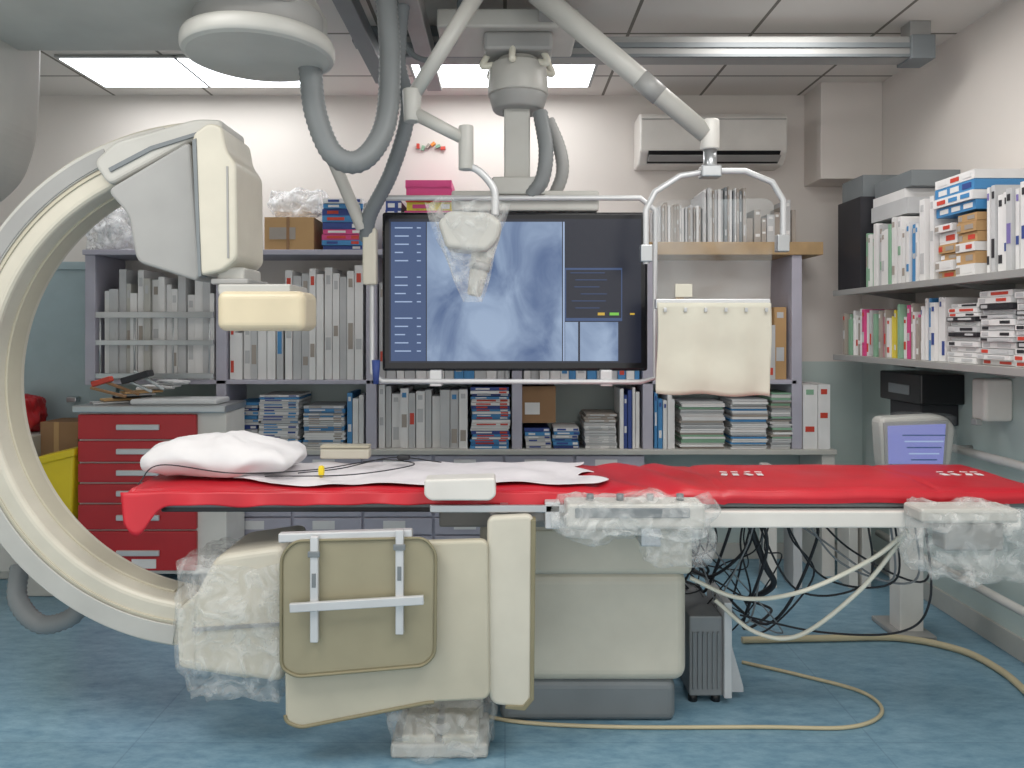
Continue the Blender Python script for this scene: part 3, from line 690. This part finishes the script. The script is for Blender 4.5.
box(g,'carriage',(X(440,2.7),X(690,2.7)),(2.66,3.02),(0.74,0.80),'grey',0.008)
box(g,'upper_housing',(X(480,2.72),X(692,2.72)),(2.70,3.08),(Z(574,2.72),0.745),'cream',0.025,4)
box(g,'lower_housing',(X(440,2.72),X(688,2.72)),(2.72,3.10),(Z(684,2.72),Z(571,2.72)),'cream',0.05,6)
box(g,'pedestal_base',(X(500,2.74),X(676,2.74)),(2.735,3.06),(0,Z(680,2.74)),'dgrey',0.03,4)
box(g,'seam',(X(533,2.715),X(680,2.715)),(2.708,2.73),(Z(573,2.715),Z(570,2.715)),'grey',0.001)
box(g,'seam_2',(X(533,2.7),X(690,2.7)),(2.695,2.71),(Z(532,2.7),Z(530,2.7)),'creamdk',0.001)
g.done()
g=G('pillow')
bm=bmesh.new(); bmesh.ops.create_uvsphere(bm,u_segments=64,v_segments=32,radius=1)
for v in bm.verts:
    c=v.co
    r=max(1e-4,math.hypot(c.x,c.y)); k=1/max(0.7,abs(c.x)/r,abs(c.y)/r)**0.65
    x=c.x*k; y=c.y*k; z=c.z
    z*=(1-0.35*max(0,x))
    p=Vector((-1.05+x*0.29,2.80+y*0.17,0.975+z*0.085)); p.z+=0.022*noise.noise(p*9)+0.008*noise.noise(p*25); p.z=max(p.z,0.918); v.co=p
o=fin(bm,'cushion','pillow',0,smooth=True); g.add(o); g.done()
g=G('drape_sheet')
def sheet(u,v):
    edge=0.03*math.sin(v*14)+0.03*noise.noise(Vector((v*4,0,0)))
    x=-0.98+(0.29+0.98+edge)*u+0.04*(1-v)*u
    y0=TF+0.02+0.03*u+0.015*math.sin(u*19)+0.10*max(0,1-u/0.15); yy=y0+(3.0-y0)*v
    zz=0.914+0.014*max(-0.4,noise.noise(Vector((x*7,yy*7,2))))+0.004*math.sin(x*30+yy*20)
    return (x,yy,zz)
grid(g,'sheet',150,50,sheet,'sheet',0.002)
g.done()
g=G('monitoring_cable')
zz=0.932
tube(g,'lead',[(-1.27,2.56,0.915),(-1.22,2.62,zz+0.04),(-0.95,2.60,zz+0.015),(-0.7,2.75,zz),(-0.5,2.95,zz),(-0.35,2.85,zz),(-0.55,2.65,zz),(-0.85,2.62,zz)],0.0022,'tubek')
tube(g,'lead_2',[(-0.75,2.68,zz),(-0.6,2.72,zz+0.01),(-0.45,2.98,zz+0.005),(-0.25,2.9,zz)],0.0022,'tubek')
blob(g,'connector',(-0.40,2.92,zz+0.015),(0.05,0.03,0.02),'tubek',0.1,1,1); blob(g,'connector_yellow',(-0.66,2.66,zz+0.01),(0.02,0.02,0.04),'yellow',0.1,1,1)
g.done()
g=G('instrument_case'); box(g,'case',(X(327,3.1),X(374,3.1)),(2.98,3.04),(0.93,0.97),'cream',0.006)
box(g,'lid',(X(327,3.1),X(374,3.1)),(2.98,3.04),(0.972,0.984),'creamdk',0.004); g.done()
# lead skirts
g=G('lead_skirt')
ppoly(g,'large_panel',[(283,546),(488,540),(490,700),(428,703),(300,728),(285,722)],2.44,2.475,'creamdk',0.03,0.01,3)
A=rounded([(X(a,2.437),Z(b,2.437)) for a,b in [(284,680),(285,722),(300,728),(428,703),(490,700)]],0.02)
tube(g,'large_panel_piping',[(a,2.44,b) for a,b in A[6:-6]],0.006,'olivedk',False)
ppoly(g,'narrow_panel',[(487,517),(534,515),(532,700),(524,709),(492,705),(487,690)],2.46,2.50,'cream',0.03,0.012,3)
ppoly(g,'narrow_panel_piping',[(531,520),(536,520),(534,700),(525,711),(505,709),(506,706),(523,706),(530,698)],2.455,2.505,'olivedk',0,0.002)
g.done()
g=G('lead_apron')
pts=[(281,556),(294,541),(425,538),(436,552),(435,655),(424,666),(296,677),(281,668)]
ppoly(g,'apron',pts,2.40,2.425,'olive',0.04,0.01,3)
A=[(X(a,2.398),Z(b,2.398)) for a,b in pts]; A=rounded(A,0.04)
tube(g,'piping',[(a,2.398,b) for a,b in A]+[(A[0][0],2.398,A[0][1])],0.005,'olivedk',False)
box(g,'hanger_bar',(X(278,2.40),X(412,2.40)),(2.40,2.43),(Z(541,2.40),Z(532,2.40)),'alu',0.004,2,('Y',-0.03))
for i,(a,b,c) in enumerate(((311,536,641),(396,529,633))):
    box(g,'hanger_strap_%d'%i,(X(a,2.39),X(a+8,2.39)),(2.375,2.395),(Z(c,2.39),Z(b,2.39)),'alu',0.003)
    box(g,'strap_lock_%d'%i,(X(a-2,2.39),X(a+10,2.39)),(2.37,2.38),(Z(b+20,2.39),Z(b+14,2.39)),'dgrey',0.003)
    box(g,'strap_slot_%d'%i,(X(a+2,2.39),X(a+6,2.39)),(2.373,2.377),(Z(b+50,2.39),Z(b+36,2.39)),'dgrey',0.001)
box(g,'cross_bar',(X(290,2.37),X(424,2.37)),(2.36,2.375),(Z(608,2.37),Z(599,2.37)),'alu',0.003,2,('Y',-0.06))
g.done()
# control module wrapped in plastic
g=G('table_control_module')
box(g,'module',(X(566,2.42),X(704,2.42)),(2.40,2.515),(Z(528,2.42),Z(503,2.42)),'lgrey',0.012,3)
box(g,'module_keys',(X(575,2.4),X(690,2.4)),(2.395,2.41),(Z(518,2.4),Z(508,2.4)),'dgrey',0.003)
for i,px in enumerate((590,620,650,680)): cyl(g,'joystick_%d'%i,P(px,503,2.46),P(px,494,2.46),0.012,'dgrey')
box(g,'clamp',(X(640,2.44),X(660,2.44)),(2.42,2.54),(Z(545,2.44),Z(520,2.44)),'steel',0.004)
blob(g,'plastic_wrap',(X(636,2.45),2.45,Z(514,2.45)),(0.54,0.16,0.12),'wrap',0.34,1.7,4,0.3)
blob(g,'wrap_tail',(X(676,2.45),2.46,Z(540,2.45)),(0.26,0.1,0.16),'wrap2',0.35,1.6,6,0.6)
blob(g,'wrap_tail_2',(X(600,2.45),2.46,Z(528,2.45)),(0.26,0.1,0.10),'wrap2',0.35,1.6,12,0.6)
g.done()
g=G('table_control_module')
box(g,'tray',(X(918,2.42),X(1016,2.42)),(2.40,2.515),(Z(522,2.42),Z(508,2.42)),'lgrey',0.01)
box(g,'box',(X(945,2.42),X(1005,2.42)),(2.42,2.50),(Z(552,2.42),Z(522,2.42)),'grey',0.01)
blob(g,'plastic_wrap',(X(968,2.45),2.45,Z(540,2.45)),(0.40,0.2,0.25),'wrap',0.24,1.7,9,0.4)
g.done()
# foot pedal
g=G('foot_pedal')
box(g,'base',(X(390,2.5),X(488,2.5)),(2.50,2.72),(0.0,0.05),'lgrey',0.012,3)
box(g,'pedal_left',(X(402,2.52),X(435,2.52)),(2.51,2.68),(0.05,0.085),'cream',0.01,3,('X',0.12)); box(g,'pedal_right',(X(442,2.52),X(478,2.52)),(2.51,2.68),(0.05,0.085),'cream',0.01,3,('X',0.12))
box(g,'guard',(X(396,2.52),X(482,2.52)),(2.66,2.70),(0.05,0.14),'lgrey',0.01,3)
blob(g,'plastic_wrap',(X(440,2.5),2.605,0.088),(0.37,0.29,0.175),'wrap',0.22,1.6,14,0.3,flat=0.003); g.done()
# ------------------------------------------------ small monitor on post
g=G('monitor_stand'); d=3.5
box(g,'post',(X(900,d),X(924,d)),(d,d+0.1),(0.02,0.84),'white',0.006); box(g,'foot',(X(892,d),X(930,d)),(d-0.06,d+0.2),(0,0.025),'grey',0.006)
ppoly(g,'monitor_shell',[(880,418),(945,415),(957,426),(952,466),(940,472),(884,472)],d-0.06,d+0.04,'lgrey',0.04,0.02,4)
ppoly(g,'monitor_bezel',[(884,422),(949,420),(946,467),(886,468)],d-0.068,d-0.05,'grey',0.01,0.004)
ppoly(g,'monitor_screen',[(888,426),(946,424),(943,464),(889,464)],d-0.073,d-0.066,'scrlil',0,0.001)
it=[]
for i in range(5): it.append((X(915,d),d-0.076,Z(433+i*6,d),0.2-0.02*i,0.001,0.006,'scrtxt' if i%2 else 'scrmid'))
mass('screen_rows',it,g)
box(g,'neck',(X(905,d),X(920,d)),(d,d+0.05),(0.8,0.86),'grey',0.005)
blob(g,'plastic_wrap',(X(916,3.44),3.49,Z(446,3.44)),(0.38,0.15,0.30),'acryl',0.08,1.6,21,0.2); g.done()
# ------------------------------------------------ floor unit + cables
g=G('power_supply_unit')
xa=X(690,2.86)
box(g,'case',(xa,xa+0.13),(2.87,3.25),(0.03,0.34),'mesh',0.006)
for i in range(6): box(g,'grille_%d'%i,(xa+0.012+i*0.019,xa+0.02+i*0.019),(2.862,2.872),(0.06,0.28),'dgrey',0.001)
box(g,'bracket',(xa+0.13,xa+0.16),(2.85,3.1),(0.03,0.40),'alu',0.003)
poly(g,'bracket_stay',[(xa+0.13,0.03),(xa+0.22,0.03),(xa+0.22,0.05),(xa+0.15,0.3),(xa+0.13,0.3)],2.9,2.92,'alu',0,0.002)
for i,(x,y) in enumerate(((xa+0.02,2.9),(xa+0.11,2.9),(xa+0.02,3.2),(xa+0.11,3.2))): cyl(g,'foot_%d'%i,(x,y,0),(x,y,0.03),0.018,'black')
g.done()
g=G('cable_bundle')
random.seed(11)
for i in range(20):
    x0=random.uniform(0.72,1.25); y0=random.uniform(2.75,3.0); x1=random.choice((random.uniform(0.74,0.86),random.uniform(0.8,1.2)))
    y1=random.uniform(2.95,3.3); zl=random.uniform(0.22,0.55); xm=(x0+x1)/2+random.uniform(-0.15,0.2)
    ze=random.uniform(0.36,0.45) if x1<0.9 else 0.2
    tube(g,'cable_%d'%i,[(x0,y0,0.79),(x0+random.uniform(-0.05,0.05),y0,0.62),(xm,(y0+y1)/2,zl),(x1,y1,ze),(x1-0.1,y1+0.05,ze+0.03)],random.choice((0.003,0.004,0.006)),random.choice(('tubek','tubek','tubek','tubeg')))
for i in range(5):
    a=random.uniform(0.85,1.2)
    tube(g,'loop_cable_%d'%i,[(a,2.8,0.79),(a+0.2,2.85,0.45+0.05*i),(a+0.45,2.8,0.5),(a+0.42,2.75,0.78)],0.004,random.choice(('tubek','tubeg')))
tube(g,'dark_hose',[(0.9,2.8,0.78),(1.0,2.85,0.55),(1.05,2.9,0.45),(0.98,3.0,0.35)],0.012,'tubek')
tube(g,'dark_lead',[P(925,520,2.6),P(930,600,2.6),P(900,632,2.7),P(820,632,2.9),P(740,615,2.95)],0.004,'tubek')
tube(g,'white_cable_1',[P(908,530,2.56),P(870,560,2.6),P(800,592,2.65),P(740,598,2.75),P(690,578,2.8)],0.008,'tubew')
tube(g,'white_cable_2',[P(905,535,2.58),P(860,590,2.65),P(800,635,2.75),P(755,632,2.8),P(715,600,2.85)],0.008,'tubew')
g.done()
def fl(px,py,r):
    d=(H-r)*F/(py-CY); return (X(px,d),d,r)
g=G('floor_hose')
tube(g,'thin_hose',[fl(470,712,.008),fl(520,722,.008),fl(620,727,.008),fl(760,727,.008),fl(850,727,.008),fl(882,712,.008),fl(862,692,.008),fl(800,675,.008),fl(742,662,.008)],0.007,'tubet')
g.done()
g=G('floor_hose')
tube(g,'thick_hose',[fl(742,640,.016),fl(830,638,.016),fl(900,638,.016),fl(960,650,.016),fl(1000,670,.016),fl(1030,695,.016)],0.015,'tubet')
g.done()
g=G('stacked_panel')
for i,px in enumerate((765,790,845,858)):
    box(g,'board_%d'%i,(X(px,4.2),X(px+9,4.2)),(4.15,4.3),(0,0.68-0.03*i),'white' if i!=1 else 'pg',0.004)
g.done()
# ------------------------------------------------ lights
def area(n,loc,sx,sy,e,c=(1,0.975,0.945)):
    l=bpy.data.lights.new(n,'AREA'); l.shape='RECTANGLE'; l.size=sx; l.size_y=sy; l.energy=e; l.color=c
    o=link(bpy.data.objects.new(n,l)); o.location=loc; return o
area('ceiling_area_light',(-1.8,4.25,CH-0.03),1.2,0.45,7)
area('ceiling_area_light',(0.0,4.25,CH-0.03),1.0,0.45,7)
area('ceiling_area_light',(-1.6,1.3,CH-0.03),1.2,1.2,40)  # added fill light out of view, front left; no lamp panel modelled here
area('ceiling_area_light',(0.9,1.3,CH-0.03),1.2,1.2,40)  # its front right partner, also added only for fill
area('ceiling_area_light',(1.3,3.2,CH-0.03),0.6,0.4,12)  # extra fill added above the frame on the right, without a fixture
w=bpy.data.worlds.new('World'); bpy.context.scene.world=w; w.use_nodes=True
w.node_tree.nodes['Background'].inputs[0].default_value=(1,0.985,0.96,1); w.node_tree.nodes['Background'].inputs[1].default_value=1.25
# ------------------------------------------------ camera
c=bpy.data.cameras.new('Camera'); c.sensor_width=36; c.lens=F/1024*36; c.shift_x=(512-CX)/1024; c.shift_y=-(384-CY)/1024; c.clip_start=0.05
o=link(bpy.data.objects.new('Camera',c)); o.location=(0,0,H); o.rotation_euler=(math.pi/2,0,0)
bpy.context.scene.camera=o
bpy.context.scene.view_settings.view_transform='Standard'
